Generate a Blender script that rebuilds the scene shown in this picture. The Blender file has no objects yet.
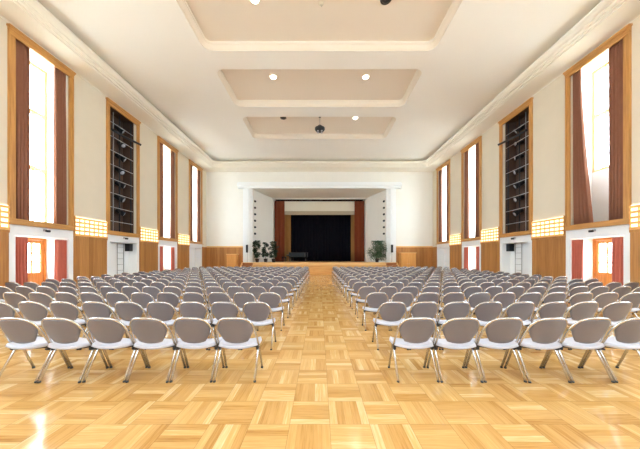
import bpy, bmesh, math, random
from mathutils import Vector, Matrix
random.seed(7)
SC = bpy.context.scene
COL = SC.collection
PI = math.pi
H = 1.54                     # eye height
W = 10.0                     # half width of the hall
YB = 22.1                    # back (stage) wall
YR = -9.0                    # rear wall behind the viewer
ZC = 9.75                    # ceiling

# ------------------------------------------------------------------ materials
def srgb(r, g, b):
    f = lambda c: (c / 255 / 12.92) if c / 255 <= 0.04045 else ((c / 255 + 0.055) / 1.055) ** 2.4
    return (f(r), f(g), f(b), 1)

class NT:
    def __init__(s, name):
        s.m = bpy.data.materials.new(name); s.m.use_nodes = True
        s.t = s.m.node_tree; s.n = s.t.nodes; s.b = s.n['Principled BSDF']
    def node(s, kind, **kw):
        n = s.n.new(kind)
        for k, v in kw.items(): setattr(n, k, v)
        return n
    def link(s, a, b): s.t.links.new(a, b)
    def put(s, sock, v):
        if hasattr(v, 'is_linked') or hasattr(v, 'links'): s.link(v, sock)
        else: sock.default_value = v
    def math(s, op, a, b=None, c=None):
        n = s.node('ShaderNodeMath', operation=op)
        s.put(n.inputs[0], a)
        if b is not None: s.put(n.inputs[1], b)
        if c is not None: s.put(n.inputs[2], c)
        return n.outputs[0]
    def mix(s, fac, a, b, mode='MIX'):
        n = s.node('ShaderNodeMix', data_type='RGBA', blend_type=mode)
        s.put(n.inputs[0], fac); s.put(n.inputs[6], a); s.put(n.inputs[7], b)
        return n.outputs[2]
    def comb(s, x, y, z):
        n = s.node('ShaderNodeCombineXYZ')
        s.put(n.inputs[0], x); s.put(n.inputs[1], y); s.put(n.inputs[2], z)
        return n.outputs[0]
    def noise(s, vec, scale, detail=3, rough=0.55):
        n = s.node('ShaderNodeTexNoise')
        if vec is not None: s.link(vec, n.inputs['Vector'])
        n.inputs['Scale'].default_value = scale; n.inputs['Detail'].default_value = detail
        n.inputs['Roughness'].default_value = rough
        return n.outputs[0]

def plain(name, col, rough=0.6, metal=0.0, var=0.06, scale=6, bump=0.0, spec=0.5, coat=0.0):
    k = NT(name)
    tc = k.node('ShaderNodeTexCoord').outputs['Object']
    nz = k.noise(tc, scale)
    f = k.math('MULTIPLY_ADD', nz, 2 * var, 1 - var)
    c = k.mix(1.0, col, k.comb(f, f, f), 'MULTIPLY')
    k.link(c, k.b.inputs['Base Color'])
    k.b.inputs['Roughness'].default_value = rough; k.b.inputs['Metallic'].default_value = metal
    k.b.inputs['Specular IOR Level'].default_value = spec
    k.b.inputs['Coat Weight'].default_value = coat
    if bump:
        bn = k.node('ShaderNodeBump'); bn.inputs['Strength'].default_value = bump
        bn.inputs['Distance'].default_value = 0.01
        k.link(k.noise(tc, scale * 12, 4), bn.inputs['Height']); k.link(bn.outputs[0], k.b.inputs['Normal'])
    return k.m

def wood(name, c1, c2, axis='Z', rough=0.45, boards=0.0):
    """grain runs along AXIS; boards = width of vertical boards (0: none)"""
    k = NT(name)
    pos = k.node('ShaderNodeNewGeometry').outputs['Position']
    mp = k.node('ShaderNodeMapping')
    sc = {'X': (0.6, 14, 14), 'Y': (14, 0.6, 14), 'Z': (14, 14, 0.6)}[axis]
    mp.inputs['Scale'].default_value = sc
    k.link(pos, mp.inputs['Vector'])
    nz = k.noise(mp.outputs[0], 1.6, 4, 0.6)
    nz = k.math('MULTIPLY_ADD', nz, 2.2, -0.6)
    fac = nz
    if boards:
        sp = k.node('ShaderNodeSeparateXYZ'); k.link(pos, sp.inputs[0])
        u = k.math('DIVIDE', k.math('ADD', sp.outputs[0], sp.outputs[1]), boards)
        wn = k.node('ShaderNodeTexWhiteNoise', noise_dimensions='1D')
        k.link(k.math('FLOOR', u), wn.inputs['W'])
        fac = k.math('ADD', k.math('MULTIPLY', nz, 0.55), k.math('MULTIPLY', wn.outputs[0], 0.45))
    cl = k.node('ShaderNodeClamp'); k.link(fac, cl.inputs[0])
    k.link(k.mix(cl.outputs[0], c1, c2), k.b.inputs['Base Color'])
    k.b.inputs['Roughness'].default_value = rough
    return k.m

def emit(name, col, strength):
    k = NT(name)
    k.b.inputs['Base Color'].default_value = (0.8, 0.75, 0.7, 1)
    k.b.inputs['Emission Color'].default_value = col
    k.b.inputs['Emission Strength'].default_value = strength
    return k.m

def glass_mat(name):
    k = NT(name); k.n.remove(k.b)
    tr = k.node('ShaderNodeBsdfTransparent'); tr.inputs[0].default_value = (0.97, 0.98, 0.97, 1)
    gl = k.node('ShaderNodeBsdfGlossy'); gl.inputs['Roughness'].default_value = 0.03
    mx = k.node('ShaderNodeMixShader'); mx.inputs[0].default_value = 0.05
    k.link(tr.outputs[0], mx.inputs[1]); k.link(gl.outputs[0], mx.inputs[2])
    k.link(mx.outputs[0], k.n['Material Output'].inputs[0])
    return k.m

def parquet(name):
    k = NT(name); S = 0.368
    sp = k.node('ShaderNodeSeparateXYZ'); k.link(k.node('ShaderNodeNewGeometry').outputs['Position'], sp.inputs[0])
    x = k.math('DIVIDE', k.math('ADD', sp.outputs[0], 40 * S - 0.094), S)
    y = k.math('DIVIDE', k.math('ADD', sp.outputs[1], 40 * S - 2.67), S)
    cx, cy = k.math('FLOOR', x), k.math('FLOOR', y)
    fx, fy = k.math('FRACT', x), k.math('FRACT', y)
    par = k.math('MODULO', k.math('ADD', cx, cy), 2.0)
    inv = k.math('SUBTRACT', 1.0, par)
    across = k.math('ADD', k.math('MULTIPLY', fx, par), k.math('MULTIPLY', fy, inv))
    along = k.math('ADD', k.math('MULTIPLY', fy, par), k.math('MULTIPLY', fx, inv))
    st = k.math('MULTIPLY', across, 5.0)
    si = k.math('FLOOR', st)
    wn = k.node('ShaderNodeTexWhiteNoise', noise_dimensions='3D'); k.link(k.comb(cx, cy, si), wn.inputs['Vector'])
    wp = k.node('ShaderNodeTexWhiteNoise', noise_dimensions='3D'); k.link(k.comb(cx, cy, 77.0), wp.inputs['Vector'])
    rnd = wn.outputs[0]
    gv = k.comb(k.math('MULTIPLY_ADD', rnd, 37.0, k.math('MULTIPLY', along, 0.8)), k.math('MULTIPLY', across, 14.0), k.math('MULTIPLY_ADD', cx, 3.7, cy))
    gr = k.noise(gv, 1.5, 4, 0.6)
    ramp = k.node('ShaderNodeValToRGB'); e = ramp.color_ramp.elements
    e[0].position = 0.0; e[0].color = FLOOR[0]
    e[1].position = 1.0; e[1].color = FLOOR[3]
    for p, c in ((0.3, FLOOR[1]), (0.72, FLOOR[2])):
        q = e.new(p); q.color = c
    t = k.math('ADD', k.math('MULTIPLY', rnd, 0.66), k.math('ADD', k.math('MULTIPLY', wp.outputs[0], 0.10), k.math('MULTIPLY_ADD', gr, 0.9, -0.31)))
    k.link(t, ramp.inputs[0])
    # narrow seams between strips and a little wider ones between panels
    fs = k.math('FRACT', st)
    ds = k.math('MULTIPLY', k.math('MINIMUM', fs, k.math('SUBTRACT', 1.0, fs)), 0.2)
    dp = k.math('MINIMUM', k.math('MINIMUM', fx, k.math('SUBTRACT', 1.0, fx)), k.math('MINIMUM', fy, k.math('SUBTRACT', 1.0, fy)))
    seam = k.math('MAXIMUM', k.math('MULTIPLY', k.math('LESS_THAN', ds, 0.004), 0.25), k.math('MULTIPLY', k.math('LESS_THAN', dp, 0.007), 0.45))
    c = k.mix(seam, ramp.outputs[0], srgb(120, 74, 30))
    k.link(c, k.b.inputs['Base Color'])
    k.b.inputs['Roughness'].default_value = 0.26
    k.link(k.math('MULTIPLY_ADD', gr, 0.10, 0.10), k.b.inputs['Roughness'])
    k.b.inputs['Specular IOR Level'].default_value = 0.5
    return k.m

FLOOR = [srgb(172, 120, 60), srgb(203, 154, 88), srgb(219, 175, 110), srgb(237, 208, 158)]
M = {}
M['floor'] = parquet('parquet oak')
M['wall'] = plain('wall plaster', srgb(236, 232, 222), 0.9, var=0.03, scale=1.5, bump=0.15)
M['sidewall'] = plain('shaded cream side wall plaster', srgb(218, 206, 184), 0.9, var=0.05, scale=1.2, bump=0.2)  # darker than the back wall: dimmer light on the sides put into the colour
M['ceil'] = plain('ceiling plaster', srgb(242, 238, 230), 0.9, var=0.015, scale=0.8)
M['cornice'] = plain('cornice plaster', srgb(238, 231, 216), 0.85, var=0.015, scale=0.8)
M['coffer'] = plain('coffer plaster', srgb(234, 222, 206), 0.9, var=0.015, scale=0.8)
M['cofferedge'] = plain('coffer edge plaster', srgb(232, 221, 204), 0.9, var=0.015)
M['white'] = plain('white paint', srgb(240, 241, 240), 0.6, var=0.015)
M['cream'] = plain('cream paint', srgb(232, 224, 204), 0.7, var=0.02)
M['pelmetstrip'] = plain('shaded pelmet strip', srgb(184, 168, 142), 0.8)  # shade along the pelmet's lower edge, put into the strip's colour
M['frame'] = wood('golden oak frame', srgb(172, 116, 56), srgb(212, 158, 88), 'Z', 0.4)
M['railY'] = wood('golden oak rail', srgb(172, 116, 56), srgb(212, 158, 88), 'Y', 0.4)
M['sash'] = plain('pale painted sash', srgb(228, 198, 140), 0.5, var=0.03)
M['door'] = wood('honey oak door', srgb(192, 120, 40), srgb(224, 156, 70), 'Z', 0.4)
M['panel'] = wood('wainscot veneer', srgb(150, 94, 40), srgb(200, 142, 78), 'Z', 0.45, boards=0.21)
M['ledge'] = plain('pale oak ledge', srgb(236, 190, 122), 0.5, var=0.04)
M['cab'] = wood('light oak cabinet', srgb(206, 140, 66), srgb(230, 172, 96), 'Z', 0.45)
M['stagewood'] = wood('stage oak', srgb(206, 144, 72), srgb(232, 178, 104), 'X', 0.4)
M['deck'] = wood('stage deck', srgb(196, 134, 70), srgb(220, 164, 96), 'X', 0.35)
M['stair'] = wood('stair oak', srgb(150, 86, 40), srgb(186, 118, 60), 'X', 0.45)
M['brown'] = plain('brown curtain velvet', srgb(150, 102, 80), 0.95, var=0.1, scale=4, spec=0.15)
M['red'] = plain('salmon red curtain', srgb(200, 112, 92), 0.9, var=0.08, scale=4, spec=0.2)
M['stagecurtain'] = plain('rust brown stage curtain', srgb(142, 76, 50), 0.95, var=0.08, scale=3, spec=0.15)
M['black'] = plain('black stage cloth', srgb(24, 23, 30), 0.95, var=0.1, spec=0.1)
M['gold'] = plain('ochre side curtain', srgb(176, 130, 74), 0.9, var=0.06)
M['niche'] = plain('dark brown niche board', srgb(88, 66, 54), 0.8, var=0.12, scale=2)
M['steel'] = plain('grey steel tube', srgb(176, 174, 172), 0.4, 0.3)
M['darkmetal'] = plain('black lacquered metal', srgb(36, 36, 40), 0.45, 0.0)
M['blackplastic'] = plain('black plastic', srgb(26, 26, 28), 0.5)
M['lens'] = plain('lamp lens', srgb(190, 190, 196), 0.15)
M['chrome'] = plain('satin chrome tube', srgb(206, 204, 200), 0.26, 0.9, var=0.02)
M['shell'] = plain('grey chair shell', srgb(120, 115, 120), 0.42, var=0.05, scale=9)
M['seat'] = plain('top-lit grey seat', srgb(204, 203, 213), 0.5, var=0.04, scale=10)  # grey seats lightened: light on their upturned faces put into the colour
M['foot'] = plain('dark rubber foot', srgb(50, 48, 46), 0.7)
M['lacquer'] = plain('black piano lacquer', srgb(14, 14, 16), 0.08, spec=0.8, coat=1.0)
M['pianoblack'] = plain('black piano case', srgb(14, 14, 16), 0.3, spec=0.25)
M['ivory'] = plain('ivory keys', srgb(236, 232, 220), 0.3)
M['leaf'] = plain('dark green leaf', srgb(46, 72, 48), 0.5, var=0.35, scale=3)
M['leaf2'] = plain('mid green leaf', srgb(70, 106, 68), 0.5, var=0.35, scale=3)
M['bark'] = plain('brown bark', srgb(84, 62, 46), 0.9, var=0.2)
M['pot'] = plain('dark plant pot', srgb(60, 54, 52), 0.5)
M['glow'] = emit('backlit panel', (1.0, 0.78, 0.42, 1), 0.68)
M['slat'] = plain('light oak lattice', srgb(238, 178, 100), 0.5, var=0.04)
M['lamp'] = emit('lit lamp glass', (1.0, 0.93, 0.8, 1), 3.0)
M['lampoff'] = plain('unlit dark lamp', srgb(70, 58, 44), 0.4)
M['glass'] = glass_mat('window glass')
M['ground'] = plain('outside paving', srgb(200, 196, 188), 0.9)

# ------------------------------------------------------------------ mesh helpers
class MB:
    def __init__(s): s.bm = bmesh.new(); s.mi = 0
    def _f(s, vs, smooth=False):
        try:
            f = s.bm.faces.new(vs); f.material_index = s.mi; f.smooth = smooth
            return f
        except ValueError: return None
    def box(s, x0, x1, y0, y1, z0, z1, bev=0.0):
        if x0 > x1: x0, x1 = x1, x0
        if y0 > y1: y0, y1 = y1, y0
        if z0 > z1: z0, z1 = z1, z0
        v = [s.bm.verts.new(p) for p in ((x0,y0,z0),(x1,y0,z0),(x1,y1,z0),(x0,y1,z0),(x0,y0,z1),(x1,y0,z1),(x1,y1,z1),(x0,y1,z1))]
        fs = [s._f([v[i] for i in q]) for q in ((3,2,1,0),(4,5,6,7),(0,1,5,4),(1,2,6,5),(2,3,7,6),(3,0,4,7))]
        if bev:
            es = list({e for f in fs for e in f.edges})
            r = bmesh.ops.bevel(s.bm, geom=es, offset=bev, segments=2, affect='EDGES', profile=0.6)
            for f in r['faces']: f.material_index = s.mi
        return s
    def tube(s, pts, r, n=8, caps=True):
        pts = [Vector(p) for p in pts]; rs = r if isinstance(r, (list, tuple)) else [r] * len(pts)
        rings = []
        t0 = (pts[1] - pts[0]).normalized()
        up = Vector((0, 0, 1)) if abs(t0.z) < 0.9 else Vector((0, 1, 0))
        nrm = t0.cross(up).normalized()
        for i, p in enumerate(pts):
            a = pts[max(i - 1, 0)]; b = pts[min(i + 1, len(pts) - 1)]
            t = (b - a).normalized()
            nrm = (nrm - t * nrm.dot(t)).normalized(); bi = t.cross(nrm)
            rings.append([s.bm.verts.new(p + (nrm * math.cos(2*PI*k/n) + bi * math.sin(2*PI*k/n)) * rs[i]) for k in range(n)])
        for A, B in zip(rings, rings[1:]):
            for k in range(n): s._f([A[k], A[(k+1)%n], B[(k+1)%n], B[k]], True)
        if caps: s._f(rings[0][::-1]); s._f(rings[-1])
        return s
    def lathe(s, prof, c=(0,0,0), n=20, axis='Z', smooth=True):
        rings = []
        for r, h in prof:
            ring = []
            for k in range(n):
                a = 2*PI*k/n; u, v = max(r, 1e-4)*math.cos(a), max(r, 1e-4)*math.sin(a)
                p = {'Z': (u, v, h), 'X': (h, u, v), 'Y': (u, h, v)}[axis]
                ring.append(s.bm.verts.new((c[0]+p[0], c[1]+p[1], c[2]+p[2])))
            rings.append(ring)
        for A, B in zip(rings, rings[1:]):
            for k in range(n): s._f([A[k], A[(k+1)%n], B[(k+1)%n], B[k]], smooth)
        s._f(rings[0][::-1]); s._f(rings[-1])
        return s
    def prism(s, poly, h0, h1, plane='XY'):
        put = {'XY': lambda a, b, h: (a, b, h), 'XZ': lambda a, b, h: (a, h, b), 'YZ': lambda a, b, h: (h, a, b)}[plane]
        A = [s.bm.verts.new(put(a, b, h0)) for a, b in poly]; B = [s.bm.verts.new(put(a, b, h1)) for a, b in poly]
        n = len(poly)
        for k in range(n): s._f([A[k], A[(k+1)%n], B[(k+1)%n], B[k]])
        s._f(A[::-1]); s._f(B)
        return s
    def sheet(s, fn, nu, nv, thick=0.0, smooth=True, wrap=True):
        """fn(u, v) -> (point, normal) over 0..1; a solid shell of the given thickness"""
        P = [[fn(i/nu, j/nv) for j in range(nv+1)] for i in range(nu+1)]
        def nr(i, j):
            a = Vector(P[min(i+1,nu)][j]) - Vector(P[max(i-1,0)][j]); b = Vector(P[i][min(j+1,nv)]) - Vector(P[i][max(j-1,0)])
            c = a.cross(b); return c.normalized() if c.length > 1e-9 else Vector((0,1,0))
        A = [[s.bm.verts.new(P[i][j]) for j in range(nv+1)] for i in range(nu+1)]
        for i in range(nu):
            for j in range(nv): s._f([A[i][j], A[i+1][j], A[i+1][j+1], A[i][j+1]], smooth)
        if thick:
            B = [[s.bm.verts.new(Vector(P[i][j]) - nr(i,j)*thick) for j in range(nv+1)] for i in range(nu+1)]
            for i in range(nu):
                for j in range(nv): s._f([B[i][j], B[i][j+1], B[i+1][j+1], B[i+1][j]], smooth)
            rim = [(i,0) for i in range(nu)] + [(nu,j) for j in range(nv)] + [(i,nv) for i in range(nu,0,-1)] + [(0,j) for j in range(nv,0,-1)]
            for q in range(len(rim)):
                (a,b),(c,d) = rim[q], rim[(q+1)%len(rim)]
                s._f([A[c][d], A[a][b], B[a][b], B[c][d]], smooth)
        return s
    def mesh(s, name, mats):
        bmesh.ops.recalc_face_normals(s.bm, faces=s.bm.faces)
        me = bpy.data.meshes.new(name); s.bm.to_mesh(me); s.bm.free()
        for m in (mats if isinstance(mats, (list, tuple)) else [mats]): me.materials.append(M[m])
        return me
    def build(s, name, mats, parent=None):
        o = bpy.data.objects.new(name, s.mesh(name, mats)); COL.objects.link(o)
        if parent is not None: o.parent = parent
        return o

def tag(o, label=None, cat=None, group=None, kind=None):
    if label: o['label'] = label
    if cat: o['category'] = cat
    if group: o['group'] = group
    if kind: o['kind'] = kind
    return o
def empty(name, loc=(0,0,0), rz=0.0):
    o = bpy.data.objects.new(name, None); COL.objects.link(o)
    o.location = loc; o.rotation_euler = (0, 0, rz); o.empty_display_size = 0.1
    return o
def struct(name): return tag(empty(name), kind='structure')
ORD = ['', 'first', 'second', 'third', 'fourth', 'fifth', 'sixth', 'seventh', 'eighth', 'ninth', 'tenth', 'eleventh', 'twelfth',
       'thirteenth', 'fourteenth', 'fifteenth', 'sixteenth']

# ------------------------------------------------------------------ the hall
b = MB(); b.box(-11.2, 11.2, YR - 0.2, 28.6, -0.15, 0); tag(b.build('floor', 'floor'), kind='structure')

PITCH, Y1 = 3.7, 8.06
BAYS = [-1, 0, 1, 2, 3, 4]
BW = 2.06
def bay(k): y0 = Y1 - .05 + PITCH * (k - 1); return y0, y0 + BW + .05
Z_HEAD, Z_RAIL0, Z_RAIL1, Z_DOOR = 8.9, 2.62, 2.80, 2.28

def side_wall(sg, name):
    b = MB()
    X = lambda a, c: (sg*a, sg*c)
    ys = [YR]
    for k in BAYS:
        y0, y1 = bay(k); ys += [y0 + 0.19, y1 - 0.17]
    ys += [YB + 0.3]
    for i in range(0, len(ys), 2): b.box(*X(W, 11.0), ys[i], ys[i+1], 0, 9.6)
    for k in BAYS:
        y0, y1 = bay(k); a, c = y0 + 0.19, y1 - 0.17
        b.box(*X(W, 11.0), a, c, Z_HEAD, 9.6)                       # head
        b.box(*X(W, 11.0), a, c, Z_DOOR, Z_RAIL1 - 0.02)            # band between alcove and window
        if k == 2:                                                  # shallow niche, no opening
            b.box(*X(10.75, 11.0), a, c, Z_RAIL1 - 0.02, Z_HEAD)
            b.box(*X(10.42, 11.0), a, c, 0, Z_DOOR)
        else:
            if k == 1 and sg > 0: b.box(*X(10.84, 11.0), a, c, Z_RAIL1 - 0.02, 4.88)
            if k not in (1, 3): b.box(*X(10.5, 11.0), a, c, 0, Z_DOOR)
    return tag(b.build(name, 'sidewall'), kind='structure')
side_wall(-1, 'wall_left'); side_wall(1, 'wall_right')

REAR_FILL = [-5.4, 0, 5.4]  # openings for added, unseen windows that give frontal fill light
b = MB(); b.box(-W - 1, W + 1, YR - 0.3, YR, 0, 4.4); b.box(-W - 1, W + 1, YR - 0.3, YR, 8.6, 9.8)
xs_ = [-W - 1] + [x + d for x in REAR_FILL for d in (-.9, .9)] + [W + 1]
for i in range(0, len(xs_), 2): b.box(xs_[i], xs_[i+1], YR - 0.3, YR, 4.4, 8.6)
tag(b.build('wall_rear', 'wall'), kind='structure')
OX, OZ = 5.9, 7.55
b = MB()
b.box(-W, -OX, YB, YB + 0.3, 0, 9.6); b.box(OX, W, YB, YB + 0.3, 0, 9.6); b.box(-OX, OX, YB, YB + 0.3, OZ, 9.6)
tag(b.build('wall_back', 'wall'), kind='structure')

# cornice with rounded inner corners
def upath(d, n=10):
    a, ye, r = W - d, YB - d, 0.02 + 0.45 * d / 1.2
    p = [(-a, YR)]
    for i in range(n + 1):
        t = PI - PI/2*i/n; p.append((-a + r + r*math.cos(t), ye - r + r*math.sin(t)))
    for i in range(n + 1):
        t = PI/2 - PI/2*i/n; p.append((a - r + r*math.cos(t), ye - r + r*math.sin(t)))
    p.append((a, YR)); return p
prof = [(0, 9.06), (0.06, 9.10), (0.10, 9.10), (0.55, 9.17), (0.80, 9.21), (0.80, 9.25), (0.89, 9.26), (0.90, 9.31), (1.00, 9.32), (1.01, 9.37), (1.10, 9.39),
        (1.17, 9.44), (1.20, 9.50), (1.17, 9.56), (1.10, 9.58), (0.75, 9.58), (0.72, 9.80)]
b = MB(); rows = [[b.bm.verts.new((x, y, z)) for x, y in upath(d)] for d, z in prof]
for A, B in zip(rows, rows[1:]):
    for i in range(len(A) - 1): b._f([A[i], A[i+1], B[i+1], B[i]], False)
tag(b.build('trim_1', 'cornice'), kind='structure')

# ceiling with three (four) sunk coffers
def rrect(hx, y0, y1, r, n=8):
    p = []
    for cx, cy, t0 in ((hx - r, y1 - r, 0), (-hx + r, y1 - r, PI/2), (-hx + r, y0 + r, PI), (hx - r, y0 + r, 1.5*PI)):
        for i in range(n + 1):
            t = t0 + PI/2*i/n; p.append((cx + r*math.cos(t), cy + r*math.sin(t)))
    return p
COFF = [(-0.15, 2.56), (3.55, 6.26), (7.25, 9.96), (10.93, 13.66), (14.64, 17.34)]
CHX, CTOP = 4.58, 10.01
cb = MB(); loops = [[(-9.35, YR), (9.35, YR), (9.35, 21.45), (-9.35, 21.45)]] + [rrect(CHX, y0, y1, 0.36) for y0, y1 in COFF]
es = []
for lp in loops:
    vs = [cb.bm.verts.new((x, y, ZC)) for x, y in lp]
    es += [cb.bm.edges.new((vs[i], vs[(i+1) % len(vs)])) for i in range(len(vs))]
bmesh.ops.triangle_fill(cb.bm, use_beauty=True, edges=es)
ceiling = tag(cb.build('ceiling', 'ceil'), kind='structure')
CP = [(0, ZC), (0.0, ZC + 0.03), (0.05, ZC + 0.05), (0.10, ZC + 0.10), (0.13, ZC + 0.13), (0.13, ZC + 0.17), (0.16, ZC + 0.18), (0.16, CTOP)]
for y0, y1 in COFF:
    c = MB(); rr = []; c.mi = 0
    for d, z in CP:
        rr.append([c.bm.verts.new((x, y, z)) for x, y in rrect(CHX - d, y0 + d, y1 - d, max(0.36 - d, 0.05))])
    for q, (A, B) in enumerate(zip(rr, rr[1:])):
        for i in range(len(A)): c._f([A[i], A[(i+1) % len(A)], B[(i+1) % len(A)], B[i]])
    c.mi = 1; c._f(rr[-1])
    c.build('coffer', ['cofferedge', 'coffer'], ceiling)

# ------------------------------------------------------------------ side bays
def pier_panel(n, sg, ya, yb):
    b = MB(); xs = (sg*9.95, sg*W)
    b.box(*xs, ya, yb, 0.12, 2.32)
    b.box(sg*9.93, sg*W, ya, yb, 0, 0.12); b.box(sg*9.92, sg*W, ya, yb, 2.32, 2.40)
    return tag(b.build('trim_%d' % n, 'panel'), kind='structure')

def light_grille(sg, ya, yb, label):
    t = empty('light_grille', (sg*(W - .002), (ya+yb)/2, 2.40)); cy = (ya+yb)/2; w = (yb-ya)/2
    b = MB(); b.box(0, -sg*0.03, -w, w, 0, 0.80); b.build('back_panel', 'glow', t)
    b = MB()
    for i in range(5): b.box(-sg*0.03, -sg*0.09, -w, w, 0.17*i + (0 if i == 0 else 0.02), 0.17*i + 0.085)
    n = 7
    for i in range(n + 1):
        y = -w + 2*w*i/n; b.box(-sg*0.035, -sg*0.07, max(y-0.011, -w), min(y+0.011, w), 0, 0.755)
    b.build('lattice', 'slat', t)
    b = MB(); b.box(0, -sg*0.10, -w - 0.025, -w, -0.02, 0.82); b.build('end_plate', 'railY', t)
    return tag(t, label, 'wall light', 'backlit wall grilles')

def window_unit(name, sg, k):
    y0, y1 = bay(k); w = struct(name)
    b = MB()                                                      # oak architrave on the wall
    b.box(sg*9.96, sg*W, y0, y0 + 0.19, Z_RAIL1, Z_HEAD - .17); b.box(sg*9.96, sg*W, y1 - 0.17, y1, Z_RAIL1, Z_HEAD - .17)
    b.box(sg*9.93, sg*9.96, y0, y0 + 0.07, Z_RAIL1, Z_HEAD - .17); b.box(sg*9.93, sg*9.96, y1 - 0.06, y1, Z_RAIL1, Z_HEAD - .17)
    b.build('frame', 'frame', w)
    b = MB()
    b.box(sg*9.93, sg*W, y0, y1, Z_HEAD - 0.17, Z_HEAD + 0.04); b.box(sg*9.88, sg*W, y0 - 0.03, y1 + 0.03, Z_HEAD + 0.04, Z_HEAD + 0.10)
    b.box(sg*9.90, sg*9.93, y0, y1, Z_HEAD - 0.03, Z_HEAD + 0.04)
    b.build('head_rail', 'railY', w)
    b = MB()
    b.box(sg*9.93, sg*W, y0, y1, Z_RAIL0, Z_RAIL1); b.box(sg*9.86, sg*W, y0 - 0.04, y1 + 0.04, Z_RAIL0 - 0.02, Z_RAIL0 + 0.03)
    b.box(sg*W, sg*10.15, y0 + 0.19, y1 - 0.17, Z_RAIL1 - 0.02, Z_RAIL1)
    b.build('sill_rail', 'railY', w)
    if k == 2:
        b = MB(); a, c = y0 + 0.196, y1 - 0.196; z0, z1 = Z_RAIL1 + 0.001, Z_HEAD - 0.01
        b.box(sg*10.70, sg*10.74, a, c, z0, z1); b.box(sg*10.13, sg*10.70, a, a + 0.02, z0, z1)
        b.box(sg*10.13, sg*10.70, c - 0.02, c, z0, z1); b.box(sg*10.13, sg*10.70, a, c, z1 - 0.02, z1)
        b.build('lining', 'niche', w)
        return
    zb = 4.88 if (k == 1 and sg > 0) else Z_RAIL1 + 0.02
    a, c, t = y0 + 0.19, y1 - 0.17, Z_HEAD - 0.02
    xs = (sg*10.86, sg*10.95); m = (a + c)/2
    b = MB()
    b.box(*xs, a, a + 0.09, zb, t); b.box(*xs, c - 0.09, c, zb, t); b.box(*xs, a + .09, c - .09, t - 0.10, t); b.box(*xs, a + .09, c - .09, zb, zb + 0.10)
    b.box(*xs, m - 0.06, m + 0.06, zb + .1, t - .1)
    for z in ((7.07, 4.93) if zb < 4 else (7.07,)): b.box(sg*10.85, sg*10.96, a, c, z - 0.06, z + 0.06)
    z = zb + 0.6
    while z < t - 0.3:
        for q in ((a + .09, m - .06), (m + .06, c - .09)):
            b.box(sg*10.885, sg*10.925, q[0], q[1], z - 0.014, z + 0.014)
        z += 0.71
    for yy in ((a + m)/2, (c + m)/2): b.box(sg*10.885, sg*10.925, yy - 0.014, yy + 0.014, zb + .1, t - .1)
    b.build('sash', 'sash', w)
    b = MB(); zl = Z_RAIL1 + .001
    b.box(sg*10.16, sg*10.83, a, a + .012, zl, t); b.box(sg*10.16, sg*10.83, c - .012, c, zl, t); b.box(sg*10.16, sg*10.83, a + .012, c - .012, t - .012, t)
    if zb > 4: b.box(sg*10.825, sg*10.838, a + .012, c - .012, zl, zb)
    b.build('reveal_lining', 'white', w)
    b = MB(); b.box(sg*10.903, sg*10.909, a + .05, c - .05, zb + .05, t - .05); b.build('pane', 'glass', w)
    # daylight comes in here: a portal for the sky
    L = bpy.data.lights.new('daylight_portal', 'AREA'); L.shape = 'RECTANGLE'; L.size = t - zb; L.size_y = c - a
    L.cycles.is_portal = True
    o = bpy.data.objects.new('daylight_portal', L); COL.objects.link(o)
    o.location = (sg*11.02, m, (t + zb)/2); o.rotation_euler = (0, sg*PI/2, 0)

def surround(n, sg, k):
    y0, y1 = bay(k); b = MB(); xs = (sg*9.97, sg*W)
    b.box(*xs, y0, y0 + 0.19, 0, Z_RAIL0 - 0.02); b.box(*xs, y1 - 0.17, y1, 0, Z_RAIL0 - 0.02)
    b.box(*xs, y0 + 0.19, y1 - 0.17, Z_DOOR, Z_RAIL0 - 0.02)
    # white lining of the alcove
    xb = {1: 10.99, 3: 10.99, 2: 10.42}.get(k, 10.5)
    a, c = y0 + .19, y1 - .17
    b.box(sg*W, sg*xb, a, a + 0.012, 0, Z_DOOR); b.box(sg*W, sg*xb, c - 0.012, c, 0, Z_DOOR)
    b.box(sg*W, sg*xb, a + .012, c - .012, Z_DOOR - 0.012, Z_DOOR)
    if k not in (1, 3): b.box(sg*(xb - .012), sg*xb, a + .012, c - .012, 0, Z_DOOR - .012)
    return tag(b.build('trim_%d' % n, 'white'), kind='structure')

def curtain(sg, ya, yb, z0, z1, x, mat, label, group, yb_low=None, folds=5, amp=0.045, name='curtain', cat='curtain', flip=False):
    """pleated cloth hanging on a rail from z1 to z0; yb_low moves the free edge at the hem"""
    t = empty(name, (sg*x, (ya+yb)/2, z0)); cy = (ya+yb)/2; ph = random.random()*6
    def fn(u, v):
        e = yb if yb_low is None else yb + (yb_low - yb)*(1-v)**1.5
        s0 = ya if not flip else ya
        y = s0 + (e - s0)*u
        a = amp*(0.75 + 0.35*(1-v))
        px = a*math.sin(2*PI*folds*u + ph + 0.5*math.sin(3*v+ph)) + 0.3*a*math.sin(2*PI*folds*2.1*u + ph)
        return (sg*px, y - cy, (z1 - z0)*v)
    b = MB(); b.sheet(fn, folds*10, 8, 0.006); b.build('cloth', mat, t)
    b = MB(); b.tube([(0, ya - cy, z1 - z0 + 0.012), (0, yb - cy, z1 - z0 + 0.012)], 0.012, 6); b.build('rail', 'steel', t)
    return tag(t, label, cat, group)

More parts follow.
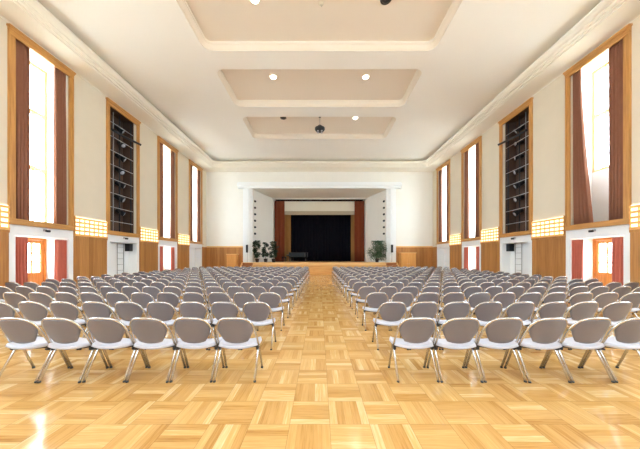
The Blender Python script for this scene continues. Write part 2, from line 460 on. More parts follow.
def door_unit(name, sg, k):
    y0, y1 = bay(k); a, c = y0 + 0.205, y1 - 0.185; m = (a + c)/2; z1 = Z_DOOR - 0.015
    d = struct(name)
    b = MB(); xs = (sg*10.86, sg*10.98)
    b.box(*xs, a, a + 0.07, 0, z1); b.box(*xs, c - 0.07, c, 0, z1); b.box(*xs, a + .07, c - .07, z1 - 0.08, z1)
    b.build('frame', 'door', d)
    for q0, q1, side in ((a + .07, m - .004, -1), (m + .004, c - .07, 1)):
        lf = MB(); x0, x1 = sg*10.89, sg*10.94; zt = z1 - 0.085
        lf.box(x0, x1, q0, q0 + 0.11, 0.01, zt); lf.box(x0, x1, q1 - 0.11, q1, 0.01, zt)
        lf.box(x0, x1, q0 + .11, q1 - .11, zt - 0.12, zt); lf.box(x0, x1, q0 + .11, q1 - .11, 0.01, 0.95)
        lf.box(sg*10.882, sg*10.89, q0 + .16, q1 - .16, 0.2, 0.8)
        yy = (q0 + q1)/2; lf.box(sg*10.90, sg*10.93, yy - .022, yy + .022, .95, zt - .12)
        for i in (1, 2): z = .95 + (zt - .12 - .95)*i/3; lf.box(sg*10.90, sg*10.93, q0 + .11, q1 - .11, z - .022, z + .022)
        leaf = lf.build('leaf', 'door', d)
        g = MB(); g.box(sg*10.913, sg*10.918, q0 + .09, q1 - .09, .93, zt - .10); g.build('pane', 'glass', leaf)
        if side > 0:
            h = MB(); h.tube([(sg*10.885, q0 + .055, 1.05), (sg*10.84, q0 + .055, 1.05), (sg*10.83, q0 + .07, 1.05), (sg*10.83, q0 + .17, 1.05)], 0.01, 6); h.build('handle', 'steel', leaf)

SIDE = {-1: 'left', 1: 'right'}
def rear_fill_window(name, x):  # added behind the viewer to let frontal fill light in
    w = struct(name); b = MB(); ys = (YR - .25, YR - .18)
    for q in (-.9, -.04, .82): b.box(x + q, x + q + .08, *ys, 4.4, 8.6)
    for z in (4.4, 6.4, 8.52): b.box(x - .9, x + .9, YR - .24, YR - .19, z, z + .08)
    b.build('sash', 'sash', w)
    b = MB(); b.box(x - .87, x + .87, YR - .218, YR - .212, 4.45, 8.55); b.build('pane', 'glass', w)
    L = bpy.data.lights.new('daylight_portal', 'AREA'); L.shape = 'RECTANGLE'; L.size = 1.8; L.size_y = 4.2; L.cycles.is_portal = True
    o = bpy.data.objects.new('daylight_portal', L); COL.objects.link(o); o.location = (x, YR - .32, 6.5); o.rotation_euler = (PI/2, 0, 0)
NEAR = {1: 'largest tall', 3: 'second curtained', 4: 'farthest'}
tn, wn, dn = 2, 1, 1
for sg in (-1, 1):
    for k in BAYS:
        window_unit('window_%d' % wn, sg, k); wn += 1
        surround(tn, sg, k); tn += 1
        y0, y1 = bay(k); S = SIDE[sg]
        # pier after this bay
        ya, yb = y1, (bay(k + 1)[0] if k < 4 else YB - 0.06)
        if k < 4 or True: pier_panel(tn, sg, ya, yb); tn += 1
        if 0 <= k < 4:
            lab = {0: 'backlit lattice grille on the %s wall before the first tall window with brown curtains',
                   1: 'backlit lattice grille on the %s wall between curtained window and spotlight niche',
                   2: 'backlit lattice grille on the %s wall just beyond the spotlight niche',
                   3: 'smallest backlit lattice grille on the %s wall between the two farthest windows'}[k] % S
            light_grille(sg, ya + 0.03, yb - 0.005, lab)
        if k in (1, 3, 4):
            wl = {1: 'big window next to the glazed double door', 3: 'window just past the spotlight niche', 4: 'last window by the stage wall'}[k]
            z0, z1 = Z_RAIL1 + 0.004, Z_HEAD - 0.03
            flare = k == 1 and sg > 0
            curtain(sg, y0 + .20, y0 + .68, z0, z1, 10.06, 'brown', 'long brown curtain, edge away from stage, %s %s' % (S, wl), 'brown window curtains', yb_low=(y0 + .66 if flare else None))
            curtain(sg, y1 - .18, y1 - (.50 if flare else .64), z0, z1, 10.06, 'brown', 'long brown curtain, edge toward stage, %s %s' % (S, wl), 'brown window curtains', yb_low=(y1 - .92 if flare else None))
        if k in (1, 3):
            door_unit('door_%d' % dn, sg, k); dn += 1
            wl = {1: 'alcove with the large glazed door', 3: 'distant alcove beyond the ladder'}[k]
            curtain(sg, y0 + .20, y0 + .20 + .40, 0.03, 2.20, 10.06, 'red', 'salmon red curtain, edge away from stage, %s %s' % (S, wl), 'red alcove curtains', folds=4, amp=.05)
            curtain(sg, y1 - .19 - .40, y1 - .19, 0.03, 2.20, 10.06, 'red', 'salmon red curtain, edge toward stage, %s %s' % (S, wl), 'red alcove curtains', folds=4, amp=.05)
    pier_panel(tn, sg, YR + 0.001, bay(BAYS[0])[0]); tn += 1

for x in REAR_FILL: rear_fill_window('window_%d' % wn, x); wn += 1  # numbered on with the side windows, but added only for fill light

# small spot lamp in the middle below the sill rails, lighting ladder niches
def small_spot(sg, k, label):
    y0, y1 = bay(k); m = (y0 + y1)/2
    t = empty('wall_spotlight', (sg*9.97, m, 2.50))
    b = MB(); b.box(0, -sg*0.03, -.05, .05, -.03, .05); b.tube([(-sg*.03, 0, 0), (-sg*.09, 0, -.01)], .012, 6); b.build('bracket', 'steel', t)
    b = MB(); b.lathe([(.025, -.07), (.04, -.06), (.045, .06), (.02, .08)], (-sg*.12, 0, -.02), 12, 'Y'); b.build('lamp_head', 'darkmetal', t)
    tag(t, label, 'spotlight', 'small spotlights under the window sills')
for sg in (-1, 1):
    small_spot(sg, 1, 'small spotlight under the window sill above the %s glazed door' % SIDE[sg])
    small_spot(sg, 2, 'small spotlight under the dark niche above the %s ladder' % SIDE[sg])

def spotlight(sg, y, z, tilt, turn, s, label):
    t = empty('stage_spotlight', (sg*10.45, y, z))
    d = Vector((-sg*math.cos(turn)*math.cos(tilt), math.sin(turn)*math.cos(tilt), -math.sin(tilt)))
    q = Vector((0, 0, 1)).rotation_difference(d).to_matrix().to_4x4()
    def part(name, mat, prof):
        b = MB(); b.lathe(prof, (0,0,0), 14); bmesh.ops.transform(b.bm, matrix=q, verts=b.bm.verts); return b.build(name, mat, t)
    part('housing', 'darkmetal', [(.05*s, -.20*s), (.10*s, -.17*s), (.11*s, .10*s), (.13*s, .12*s), (.13*s, .17*s), (.10*s, .17*s)])
    part('lens', 'lens', [(.09*s, .171*s), (.06*s, .185*s), (.0, .19*s)])
    b = MB(); b.tube([(0, -.14*s, 0), (0, -.15*s, .16*s), (0, 0, .2*s), (0, .15*s, .16*s), (0, .14*s, 0)], .012, 6); b.build('yoke', 'darkmetal', t)
    return tag(t, label, 'spotlight', 'stage spotlights in the wall niches')

for sg in (-1, 1):
    S = SIDE[sg]; y0, y1 = bay(2); a, c = y0 + .25, y1 - .22
    t = empty('lighting_rig', (sg*10.19, (y0+y1)/2, Z_RAIL1 + .002)); cy = (y0+y1)/2
    for yy, mt, rr in ((12.74, 'darkmetal', .03), (13.50, 'darkmetal', .03), (12.35, 'steel', .018)):
        b = MB(); b.tube([(0, yy - cy, 0.0), (0, yy - cy, 5.9)], rr, 8); b.build('upright', mt, t)
    for i in range(8):
        b = MB(); z = 0.5 + .69*i; b.tube([(-sg*.04, a - cy, z), (-sg*.04, c - cy, z)], .018, 8); b.build('crossbar', 'steel', t)
    b = MB(); b.tube([(-sg*.03, 12.2 - cy, 4.98), (-sg*.2, 12.75 - cy, 4.88), (-sg*.66, 13.35 - cy, 4.72)], .055, 10); b.build('boom_arm', 'darkmetal', t)
    tag(t, 'grey tubular lighting rig with crossbars standing in the dark %s wall niche' % S, 'lighting rig')
    names = ['topmost', 'second from top', 'third from top', 'fourth from top', 'fifth from top', 'sixth from top', 'lowest']
    for i in range(7):
        rg = random.Random(i*3 + sg)
        spotlight(sg, 13.12 + rg.uniform(-.07, .07), 8.22 - .72*i, rg.uniform(.1, .7), rg.uniform(-.3, .8), rg.uniform(1.05, 1.25), 'black stage spotlight, %s on the rig in the %s niche' % (names[i], S))
    t = empty('wall_ladder', (sg*10.36, 13.02, 0))
    for yy in (-.21, .21):
        b = MB(); b.tube([(0, yy, 0.02), (0, yy, 2.24)], .016, 8); b.build('rail', 'steel', t)
    for i in range(7):
        b = MB(); b.tube([(0, -.21, .25 + .3*i), (0, .21, .25 + .3*i)], .012, 6); b.build('rung', 'steel', t)
    tag(t, 'slim grey ladder in the white alcove below the %s spotlight niche' % S, 'ladder')
    t = empty('loudspeaker', (sg*10.395, 13.47, 1.85))
    b = MB(); b.box(0, -sg*.24, -.13, .13, 0, .40, .015); b.build('cabinet', 'blackplastic', t)
    b = MB(); b.box(-sg*.241, -sg*.25, -.11, .11, .03, .37); b.build('grille', 'darkmetal', t)
    tag(t, 'small black loudspeaker box beside the ladder in the %s alcove' % S, 'loudspeaker')

# ------------------------------------------------------------------ back wall and stage
n0 = tn
for sg in (-1, 1):
    b = MB(); b.box(sg*6.75, sg*9.95, YB - .06, YB, 0.1, 2.38); b.box(sg*6.75, sg*9.95, YB - .08, YB, 0, .1); tag(b.build('trim_%d' % tn, 'panel'), kind='structure'); tn += 1
    b = MB(); b.box(sg*6.75, sg*9.95, YB - .10, YB, 2.38, 2.50); tag(b.build('trim_%d' % tn, 'ledge'), kind='structure'); tn += 1
b = MB()                                                       # white proscenium surround
for sg in (-1, 1):
    b.box(sg*OX, sg*6.2, YB - .08, YB, 0, OZ); b.box(sg*6.2, sg*6.64, YB - .20, YB, 0, OZ); b.box(sg*6.42, sg*6.50, YB - .215, YB - .2, 0, OZ)
    b.box(sg*6.64, sg*6.75, YB - .05, YB, 0, OZ)
b.box(-7.15, 7.15, YB - .26, YB, OZ, OZ + .18); b.box(-7.2, 7.2, YB - .34, YB, OZ + .18, OZ + .46, .04); b.box(-7.15, 7.15, YB - .22, YB, OZ + .46, OZ + .56)
tag(b.build('trim_%d' % tn, 'white'), kind='structure'); tn += 1

SZ, SF = 1.07, 21.4
YI = 25.2; IX, IZ = 4.62, 7.36
for sg, nm in ((-1, 'wall_stage_left'), (1, 'wall_stage_right')):    # splayed side walls
    b = MB(); b.prism([(sg*OX, YB + .3), (sg*(IX + .12), YI), (sg*(IX + .12), YI + .1), (sg*7.2, YI + .1), (sg*7.2, YB + .3)], 0, OZ + .6)
    b.box(sg*IX, sg*(IX + .12), YI - .06, YI + .1, SZ, IZ + .12)
    b.box(sg*4.75, sg*7.2, YI + .1, 28.5, 0, 9)
    tag(b.build(nm, 'wall'), kind='structure')
b = MB()
b.prism([(YB + .3, OZ), (YI, IZ + .12), (YI, 9), (YB + .3, 9)], -OX, OX, 'YZ')
b.box(-IX - .12, IX + .12, YI - .06, YI + .1, IZ, IZ + .12)
b.box(-7, 7, YI + .1, 28.5, 8.6, 9)
tag(b.build('ceiling_stage', 'wall'), kind='structure')
b = MB(); b.box(-7.2, 7.2, 28.4, 28.6, 0, 9); tag(b.build('wall_stage_back', 'niche'), kind='structure')

st = empty('stage', (0, SF, 0))
b = MB(); b.box(-OX + .02, OX - .02, 0, YB - SF + .3, SZ - .06, SZ); b.box(-4.6, 4.6, YI - SF, 28.38 - SF, SZ - .06, SZ)
b.prism([(-OX + .03, YB - SF + .3), (OX - .03, YB - SF + .3), (4.5, YI - SF), (-4.5, YI - SF)], SZ - .06, SZ); b.build('deck', 'deck', st)
b = MB(); b.box(-6.5, 6.5, -.05, .08, SZ - .24, SZ + .012, .012); b.build('nosing', 'ledge', st)
b = MB(); b.box(-6.45, 6.45, 0, .06, 0, SZ - .24)
for i in range(14): x = -6.2 + 12.4*i/13; b.box(x - .03, x + .03, -.02, 0, 0.05, SZ - .25)
b.build('front_panel', 'stagewood', st)
b = MB(); b.box(-6.45, -OX, .08, YB - SF - .22, 0, SZ); b.box(OX, 6.45, .08, YB - SF - .22, 0, SZ); b.build('side_block', 'stagewood', st)
tag(st, 'wide wooden stage platform with pale front edge at the far end', 'stage')

for sg in (-1, 1):
    t = empty('stage_stairs', (sg*6.05, SF - .06, 0))
    for i in range(5):
        z = SZ - .03 - .19*i; b = MB(); b.box(-.42, .42, -.27*i - .30, -.27*i, z - .04, z); b.build('tread', 'stair', t)
        b = MB(); b.box(-.42, .42, -.27*i - .28, -.27*i - .255, z - .19 if i < 4 else 0, z - .04); b.build('riser', 'stair', t)
    b = MB(); b.prism([(0, 0), (0, SZ + .02), (-.34, SZ + .02), (-1.42, .3), (-1.42, 0)], sg*.43, sg*.50, 'YZ'); b.build('side_board', 'stagewood', t)
    tag(t, 'short wooden stairs up to the stage at its %s end' % SIDE[sg], 'stairs')

def cabinet(x0, x1, h, label, nd):
    t = empty('cabinet', ((x0+x1)/2, YB - .42, 0)); w = (x1 - x0)/2
    b = MB(); b.box(-w, w, -.22, .30, 0.06, h - .05); b.box(-w + .03, w - .03, -.18, .28, 0, .06); b.build('body', 'cab', t)
    b = MB(); b.box(-w - .03, w + .03, -.26, .31, h - .05, h, .008); b.build('top', 'ledge', t)
    for i in range(nd):
        a = -w + 2*w*i/nd + .015; c = -w + 2*w*(i+1)/nd - .015
        d = MB(); d.box(a, c, -.242, -.222, .1, h - .08); d.box(a + .1, c - .1, -.25, -.242, .22, h - .22)
        dd = d.build('door', 'cab', t)
        kn = MB(); kn.lathe([(.012, 0), (.012, -.02), (.02, -.03), (.0, -.04)], ((c - .05) if i % 2 == 0 else (a + .05), -.242, h*.5), 10, 'Y'); kn.build('knob', 'steel', dd)
    tag(t, label, 'cabinet')
cabinet(-7.98, -7.12, 1.80, 'narrow light oak cabinet against the wainscot left of the stage', 1)
cabinet(6.98, 8.30, 1.92, 'wider light oak cabinet against the wainscot right of the stage', 2)

for sg in (-1, 1):
    t = empty('column_speaker', (sg*6.33, YB - .20, 1.93))
    b = MB(); b.box(-.085, .085, -.14, -.02, 0, .68, .012); b.build('cabinet', 'blackplastic', t)
    b = MB(); b.box(-.065, .065, -.148, -.14, .03, .65); b.build('grille', 'darkmetal', t)
    b = MB(); b.box(-.03, .03, -.02, 0, .25, .42); b.build('wall_bracket', 'darkmetal', t)
    b = MB(); b.tube([(0, -.01, 0), (.01, -.012, -.3), (0, -.012, -.84)], .008, 5); b.build('cable', 'darkmetal', t)
    tag(t, 'slim black column loudspeaker on the white post %s of the stage' % SIDE[sg], 'loudspeaker', 'column loudspeakers beside the stage')
    for i in range(6):
        y = 22.62; x = OX - (y - YB - .3)/(YI - YB - .3)*(OX - IX - .12); z = 6.55 - .582*i
        if i == 0: z = 6.55
        t = empty('side_lamp', (sg*(x - .01), y, z))
        b = MB(); b.lathe([(.03, .0), (.085, -.02), (.095, -.16), (.07, -.18), (.0, -.12)], (0,0,0), 14, 'Y'); b.build('housing', 'blackplastic', t)
        b = MB(); b.tube([(sg*.05, .03, .0), (0, -.02, 0)], .02, 6); b.build('bracket', 'darkmetal', t)
        tag(t, 'round black lamp, %s in the column on the %s splay of the stage' % (['topmost', 'second from top', 'third from top', 'fourth from top', 'fifth from top', 'lowest'][i], SIDE[sg]), 'lamp', 'black lamps on the stage splay walls')

# stage curtains
def stage_cloth(x0, x1, y, z0, z1, mat, label, folds, amp, cat='curtain', name='stage_curtain', grp=None):
    cx = (x0+x1)/2; t = empty(name, (cx, y, z0)); ph = random.random()*6
    def fn(u, v):
        a = amp*(0.8 + .3*(1-v)); return (x0 - cx + (x1-x0)*u, a*math.sin(2*PI*folds*u + ph + .4*math.sin(2.5*v+ph)) + .3*a*math.sin(4.6*PI*folds*u), (z1-z0)*v)
    b = MB(); b.sheet(fn, folds*8, 6, .008); b.build('cloth', mat, t)
    b = MB(); b.tube([(x0-cx, 0, z1-z0+.012), (x1-cx, 0, z1-z0+.012)], .014, 6); b.build('rail', 'darkmetal', t)
    return tag(t, label, cat, grp)
stage_cloth(-4.60, -3.58, 25.65, SZ + .01, 7.28, 'stagecurtain', 'rust brown stage curtain gathered behind the left potted trees', 7, .07)
stage_cloth(3.60, 4.60, 25.65, SZ + .01, 7.28, 'stagecurtain', 'rust brown stage curtain gathered on the side without the piano', 7, .07)
stage_cloth(-3.75, -3.05, 26.7, SZ + .01, 7.2, 'gold', 'narrow ochre wing curtain behind the piano stool', 5, .05)
stage_cloth(3.35, 3.95, 26.7, SZ + .01, 7.2, 'gold', 'narrow ochre wing curtain on the side opposite the piano', 5, .05)
stage_cloth(-4.6, 4.6, 27.6, SZ + .01, 8.2, 'black', 'large black backdrop curtain closing the stage', 26, .06)
t = empty('pelmet', (0, 25.95, 5.88))
b = MB(); b.box(-3.68, 3.68, -.05, .05, .42, 1.42, .01); b.build('board', 'cream', t)
b = MB(); b.box(-3.68, 3.68, -.02, .10, 0.04, .42); b.build('lower_strip', 'pelmetstrip', t)
b = MB(); b.box(-3.7, 3.7, -.06, .08, 1.42, 1.50); b.build('top_rail', 'niche', t)
tag(t, 'wide cream pelmet board hanging above the black stage opening', 'pelmet')
b = MB(); b.box(-4.7, 4.7, 27.0, 27.02, 7.0, 8.5); o = b.build('border_cloth', 'black'); tag(o, 'black border cloth hung high above the black backdrop', 'curtain')

# grand piano with stool
t = empty('grand_piano', (-2.1, 25.1, SZ + .002), 0.0)
def piano_out(s=1.0, n=14):
    p = [(-.85, .35), (-.85, -.75), (-.45, -.75)]
    p = [(-.90, -.72), (-.90, .72), (-.35, .72)]
    for i in range(1, n): u = i/n; p.append((-.35 + 1.15*u, .72 - .50*(3*u*u - 2*u*u*u)))
    for i in range(n + 1): a = PI/2 - PI*.5*i/n; p.append((.80 + .12*math.cos(a), .10 + .12*math.sin(a)))
    p += [(.92, -.30)]
    for i in range(1, n + 1): u = i/n; p.append((.92 - .25*math.sin(u*PI/2)*1.0, -.30 - .42*(1 - math.cos(u*PI/2))))
    return p
po = piano_out()
b = MB(); b.prism(po, .46, .90); b.build('case', 'pianoblack', t)
b = MB(); b.prism([(x*1.015, y*1.015) for x, y in po], .90, .93); b.build('lid', 'lacquer', t)
b = MB(); b.box(-1.12, -.90, -.70, .70, .58, .68); b.build('key_bed', 'lacquer', t)
b = MB(); b.box(-1.10, -.92, -.62, .62, .68, .70); b.build('keyboard', 'ivory', t)
for x, y in ((-.80, -.60), (-.80, .60), (.70, .0)):
    b = MB(); b.lathe([(.07, .58), (.055, .3), (.04, .08), (.05, .06), (.05, .05)], (x, y, 0), 12)
    lg = b.build('leg', 'lacquer', t); b = MB(); b.lathe([(.03, .0), (.045, .02), (.03, .05)], (x, y, 0), 10); b.build('caster', 'steel', lg)
b = MB(); b.tube([(-.55, .0, .58), (-.55, 0, .12)], .03, 6); b.box(-.62, -.48, -.15, .15, .06, .12); b.build('pedal_lyre', 'lacquer', t)
tag(t, 'black grand piano with closed shiny lid on the stage', 'piano')
t = empty('piano_stool', (-3.55, 25.1, SZ + .002))
b = MB(); b.box(-.2, .2, -.30, .30, .42, .50, .02); b.build('seat', 'blackplastic', t)
for x in (-.15, .15):
    for y in (-.24, .24):
        b = MB(); b.tube([(x, y, .42), (x*1.1, y*1.05, 0)], [.025, .018], 8); b.build('leg', 'lacquer', t)
tag(t, 'low black piano stool beside the grand piano', 'stool')

# potted plants on the stage apron
def plant(x, y, h, wid, n, mat, label, trunkfrac=.35, levels=None, stems=1):
    t = empty('potted_plant', (x, y, SZ + .012)); rnd = random.Random(int(x*100))
    b = MB(); b.lathe([(.13, 0), (.17, .26), (.185, .28), (.185, .31), (.16, .31), (.155, .26), (0, .26)], (0,0,0), 16); b.build('pot', 'pot', t)
    b = MB()
    tops = []
    for s in range(stems):
        ox, oy = (0, 0) if stems == 1 else (rnd.uniform(-.06, .06), rnd.uniform(-.06, .06))
        lx, ly = rnd.uniform(-.1, .1), rnd.uniform(-.08, .08)
        b.tube([(ox, oy, .2), (ox + lx*.4, oy + ly*.4, h*.45), (ox + lx, oy + ly, h*.85)], [.022, .017, .008], 6); tops.append((ox + lx, oy + ly))
    b.build('stem', 'bark', t)
    f = MB(); clumps = []
    for q in range(max(9, n // 26)):
        u = rnd.random(); a = rnd.random()*2*PI + q*2.4; cx, cy = rnd.choice(tops)
        rad = wid*(0.35 + .65*math.sin(PI*min(1, .12 + u*.88)))*rnd.uniform(.35, .95)
        clumps.append(Vector((cx*u + rad*math.cos(a), cy*u + .7*rad*math.sin(a), h*(trunkfrac + .06 + (.94 - trunkfrac)*u))))
    for i in range(n):
        k_ = clumps[i % len(clumps)]; g = Vector((rnd.gauss(0, 1), rnd.gauss(0, .8), rnd.gauss(0, .9)))
        g = g.normalized()*min(g.length, 1.7); c = k_ + g*wid*.22; a = math.atan2(c.y, c.x) + rnd.uniform(-.8, .8)
        c.z = min(max(c.z, h*trunkfrac), h)
        L, wd = rnd.uniform(.10, .19), rnd.uniform(.04, .065)
        d = Vector((math.cos(a), math.sin(a), rnd.uniform(-.9, .35))).normalized()
        sd = d.cross(Vector((0, 0, 1))).normalized()*wd; up = sd.cross(d).normalized()*.02
        v = [f.bm.verts.new(p) for p in (c, c + d*L*.45 + sd + up, c + d*L, c + d*L*.45 - sd + up, c + d*L*.45)]
        f._f([v[0], v[1], v[4]]); f._f([v[1], v[2], v[4]]); f._f([v[2], v[3], v[4]]); f._f([v[3], v[0], v[4]])
    f.build('foliage', mat, t)
    return tag(t, label, 'plant', 'potted plants at the edges of the stage')
plant(-5.45, 21.85, 1.88, .32, 1000, 'leaf', 'tall dark potted tree next to the left stage post', .2)
plant(-4.80, 22.3, 1.75, .26, 760, 'leaf', 'slender potted tree between two bushier ones left on the stage', .22)
plant(-4.02, 21.9, 1.80, .33, 1000, 'leaf', 'bushy green potted tree in front of the left rust curtain', .2)
plant(5.05, 21.95, 1.86, .76, 1800, 'leaf2', 'broad bushy green potted plant before the right splay wall', .12, stems=3)

# ------------------------------------------------------------------ ceiling lamps
def downlight(x, y, lit, label):
    t = empty('ceiling_light', (x, y, CTOP))
    b = MB(); b.lathe([(.13, 0), (.19, 0), (.19, -.02), (.17, -.03), (.145, -.03), (.13, -.01)], (0,0,0), 24); b.build('trim_ring', 'cream' if lit else 'lampoff', t)
    b = MB(); b.lathe([(.14, -.012), (.13, -.035), (.08, -.055), (0, -.06)], (0,0,0), 24); b.build('lamp_glass', 'lamp' if lit else 'darkmetal', t)
    if lit:
        L = bpy.data.lights.new('ceiling_light_bulb', 'AREA'); L.shape = 'DISK'; L.size = .26; L.energy = 6; L.color = (1, .92, .80); L.spread = PI
        o = bpy.data.objects.new('ceiling_light_bulb', L); COL.objects.link(o); o.location = (x, y, CTOP - .075)
    tag(t, label, 'ceiling light', 'round downlights in the ceiling coffers')
downlight(-2.13, 8.2, True, 'bright round ceiling light at the top edge, left in the biggest coffer')
downlight(2.18, 8.2, False, 'dark unlit round ceiling light in the biggest coffer')
downlight(-2.17, 11.74, True, 'bright round ceiling light, left of the pair in the middle coffer')
downlight(2.17, 11.74, True, 'bright round ceiling light, right of the pair in the middle coffer')
downlight(-2.2, 15.2, False, 'small dark unlit ceiling light in the farthest coffer')
downlight(2.18, 15.2, True, 'bright round ceiling light in the farthest coffer beside the black pendant')
t = empty('pendant_spot_cluster', (0.02, 15.1, CTOP))
b = MB(); b.lathe([(.07, 0), (.07, -.03), (.02, -.05)], (0,0,0), 14); b.build('ceiling_rose', 'darkmetal', t)
b = MB(); b.tube([(0, 0, -.03), (0, 0, -.52)], .015, 8); b.build('rod', 'steel', t)
b = MB(); b.lathe([(.03, -.48), (.10, -.52), (.15, -.60), (.30, -.68), (.30, -.78), (.22, -.88), (.0, -.90)], (0,0,0), 20); b.build('housing', 'blackplastic', t)
for i in range(4):
    a = PI/4 + PI/2*i; b = MB(); b.lathe([(.05, -.84), (.055, -.93), (.0, -.935)], (.16*math.cos(a), .16*math.sin(a), 0), 10); b.build('lens', 'lens', t)
tag(t, 'black pendant lamp cluster hanging on a thin rod from the farthest coffer', 'pendant lamp')
t = empty('ceiling_hook', (0.05, 8.35, CTOP))
b = MB(); b.lathe([(.09, 0), (.09, -.015), (.03, -.03)], (0,0,0), 16); b.build('rose', 'cream', t)
b = MB(); b.tube([(0, 0, -.02), (0, 0, -.07), (.02, 0, -.1), (0, 0, -.12), (-.02, 0, -.1)], .006, 6); b.build('hook', 'steel', t)
tag(t, 'tiny pale ceiling hook in the middle of the biggest coffer', 'ceiling hook')

# ------------------------------------------------------------------ chairs
def squircle(u, v, k):
    return u*math.sqrt(max(0, 1 - k*v*v/2)), v*math.sqrt(max(0, 1 - k*u*u/2))
def back_surface(u, v):
    x, z = squircle(2*u - 1, 2*v - 1, .56)
    wide = .206*(1 - .26*max(0, -z)); xx = wide*x*1.06
    zz = .622 + .168*z
    yy = -.135 - .15*((zz - .45)/.36) + .05*(xx/.23)**2
    return (xx, yy, zz)
def seat_surface(u, v):
    x, y = squircle(2*u - 1, 2*v - 1, .55)
    xx = .252*x; yy = .065 + .215*y
    zz = .402 + .044*(x*x) - .02*max(0, y)**3 + .035*max(0, -y)**3 - .004*(1 - x*x)
    return (xx, yy, zz)
def hoop():
    p = []
    for x, z in ((-.250, .38), (-.250, .48), (-.246, .55), (-.234, .64), (-.214, .71), (-.172, .766), (-.12, .793), (-.05, .80)):
        p.append((x, -.125 - .15*((z - .45)/.36) + .05*(x/.23)**2 if z > .47 else -.02, z))
    return p + [(-x, y, z) for x, y, z in reversed(p)]
LEGS = ((-1, -1), (1, -1), (-1, 1), (1, 1))
def legs(b, sx, sy, n=8):
    b.mi = 0
    b.tube([(sx*.242, .03, .40), (sx*.243, .03 + sy*.02, .375), (sx*.247, .2*sy, .015)], .0145, n)
    b.mi = 1; b.tube([(sx*.247, .2*sy, .018), (sx*.247, .201*sy, 0)], .017, n); b.mi = 0
def joint(b, sx): b.box(sx*.226, sx*.258, -.06, .02, .345, .405, .008)
def under(b, n=6):
    b.tube([(-.235, .0, .375), (0, .0, .35), (.235, .0, .375)], .011, n); b.tube([(-.235, .07, .375), (0, .07, .35), (.235, .07, .375)], .011, n)
def mesh(name, mats, fn):
    b = MB(); fn(b); return b.mesh(name, mats)
CH = [('seat', mesh('seat', 'seat', lambda b: b.sheet(seat_surface, 12, 12, .042))),
      ('backrest', mesh('backrest', 'shell', lambda b: b.sheet(back_surface, 14, 12, .016))),
      ('back_frame', mesh('back_frame', 'chrome', lambda b: b.tube(hoop(), .0135, 8))),
      ('seat_support', mesh('seat_support', 'darkmetal', under)),
      ('joint', mesh('joint', 'darkmetal', lambda b: joint(b, -1))), ('joint', mesh('joint', 'darkmetal', lambda b: joint(b, 1)))]
CH += [('leg', mesh('leg', ['chrome', 'foot'], lambda b, q=q: legs(b, *q))) for q in LEGS]

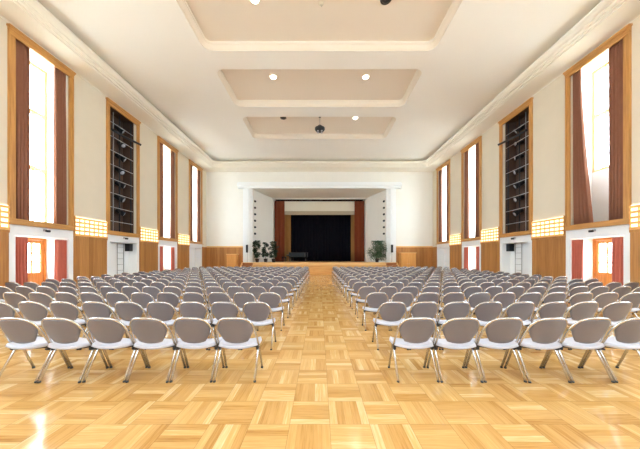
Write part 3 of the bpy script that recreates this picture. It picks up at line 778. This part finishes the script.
PX, ROW0, ROWP = .535, 3.27, 1.08
XL, XR = 1.045, 1.215
def seat_x(sg, i): return sg*((XL if sg < 0 else XR) + PX*i)
plan = []
for r in range(16):
    y = ROW0 + ROWP*r
    for i in range(16):
        for sg in (-1, 1):
            x = seat_x(sg, i)
            if (abs(x) - .24)/(y - .25) < 320.0/250: plan.append((r, i, sg, x, y))
near = [q for q in plan if q[0] < 11]; far = [q for q in plan if q[0] >= 11]
print('chairs', len(near), len(far))
proto = None
def make_chair():
    t = empty('chair')
    for nm, me in CH:
        o = bpy.data.objects.new(nm, me); COL.objects.link(o); o.parent = t
    return t
for r, i, sg, x, y in near:
    if proto is None: c = proto = make_chair()
    else:
        c = proto.copy(); COL.objects.link(c)
        for ch in proto.children:
            d = ch.copy(); d.parent = c; COL.objects.link(d)
    jr = random.Random(r*100 + i*2 + sg)
    c.location = (x + jr.uniform(-.0015, .0015), y + jr.uniform(-.012, .012), 0); c.rotation_euler = (0, 0, jr.uniform(-.006, .006))
    row = 'back row' if r == 0 else '%s row from the back' % ORD[r + 1]
    tag(c, 'grey shell chair, %s seat %s of the aisle, %s' % (ORD[i + 1], SIDE[sg], row), 'chair', 'grey chairs set out in rows')
    c.name = 'chair' if c is proto else 'chair.001'
fb = MB()
for r, i, sg, x, y in far:
    start = len(fb.bm.verts); fb.bm.verts.ensure_lookup_table()
    fb.mi = 0; fb.sheet(seat_surface, 6, 6, .032)
    fb.mi = 1; fb.sheet(back_surface, 8, 6, .016)
    fb.mi = 2; fb.tube(hoop(), .0135, 5)
    for q in LEGS: fb.tube([(q[0]*.242, .03, .425), (q[0]*.247, .2*q[1], 0)], .0125, 5)
    fb.mi = 3
    for s in (-1, 1): fb.box(s*.226, s*.258, -.005, .065, .36, .415)
    fb.bm.verts.ensure_lookup_table()
    bmesh.ops.translate(fb.bm, verts=fb.bm.verts[start:], vec=(x, y, 0))
o = fb.build('chair_rows', ['seat', 'shell', 'chrome', 'darkmetal'])
tag(o, 'remaining rows of grey chairs on both sides closest to the stage', 'chair', 'grey chairs set out in rows', 'stuff')

# ------------------------------------------------------------------ sky, camera, view
b = MB(); b.box(-60, -11.3, -30, 60, -.4, -.3); b.box(11.3, 60, -30, 60, -.4, -.3)
tag(b.build('ground', 'ground'), kind='structure')
w = bpy.data.worlds.new('overcast sky'); SC.world = w; w.use_nodes = True
bg = w.node_tree.nodes['Background']; bg.inputs[0].default_value = (0.67, 0.83, 1.0, 1); bg.inputs[1].default_value = 10.0

cam = bpy.data.cameras.new('camera'); co = bpy.data.objects.new('camera', cam); COL.objects.link(co)
cam.sensor_width = 36; cam.lens = 250/640*36; co.location = (0, 0, H); co.rotation_euler = (PI/2, 0, 0)
cam.shift_y = (257 - 224.5)/640; cam.shift_x = .5/640
cam.clip_start = .05; cam.clip_end = 200
SC.camera = co
SC.view_settings.view_transform = 'Standard'; SC.view_settings.look = 'None'
SC.view_settings.exposure = 1.84; SC.view_settings.gamma = 1.0; SC.view_settings.use_curve_mapping = False
SC.cycles.use_denoising = True
SC.cycles.max_bounces = 10; SC.cycles.diffuse_bounces = 8; SC.cycles.glossy_bounces = 4; SC.cycles.transparent_max_bounces = 8
SC.cycles.sample_clamp_indirect = 6.0
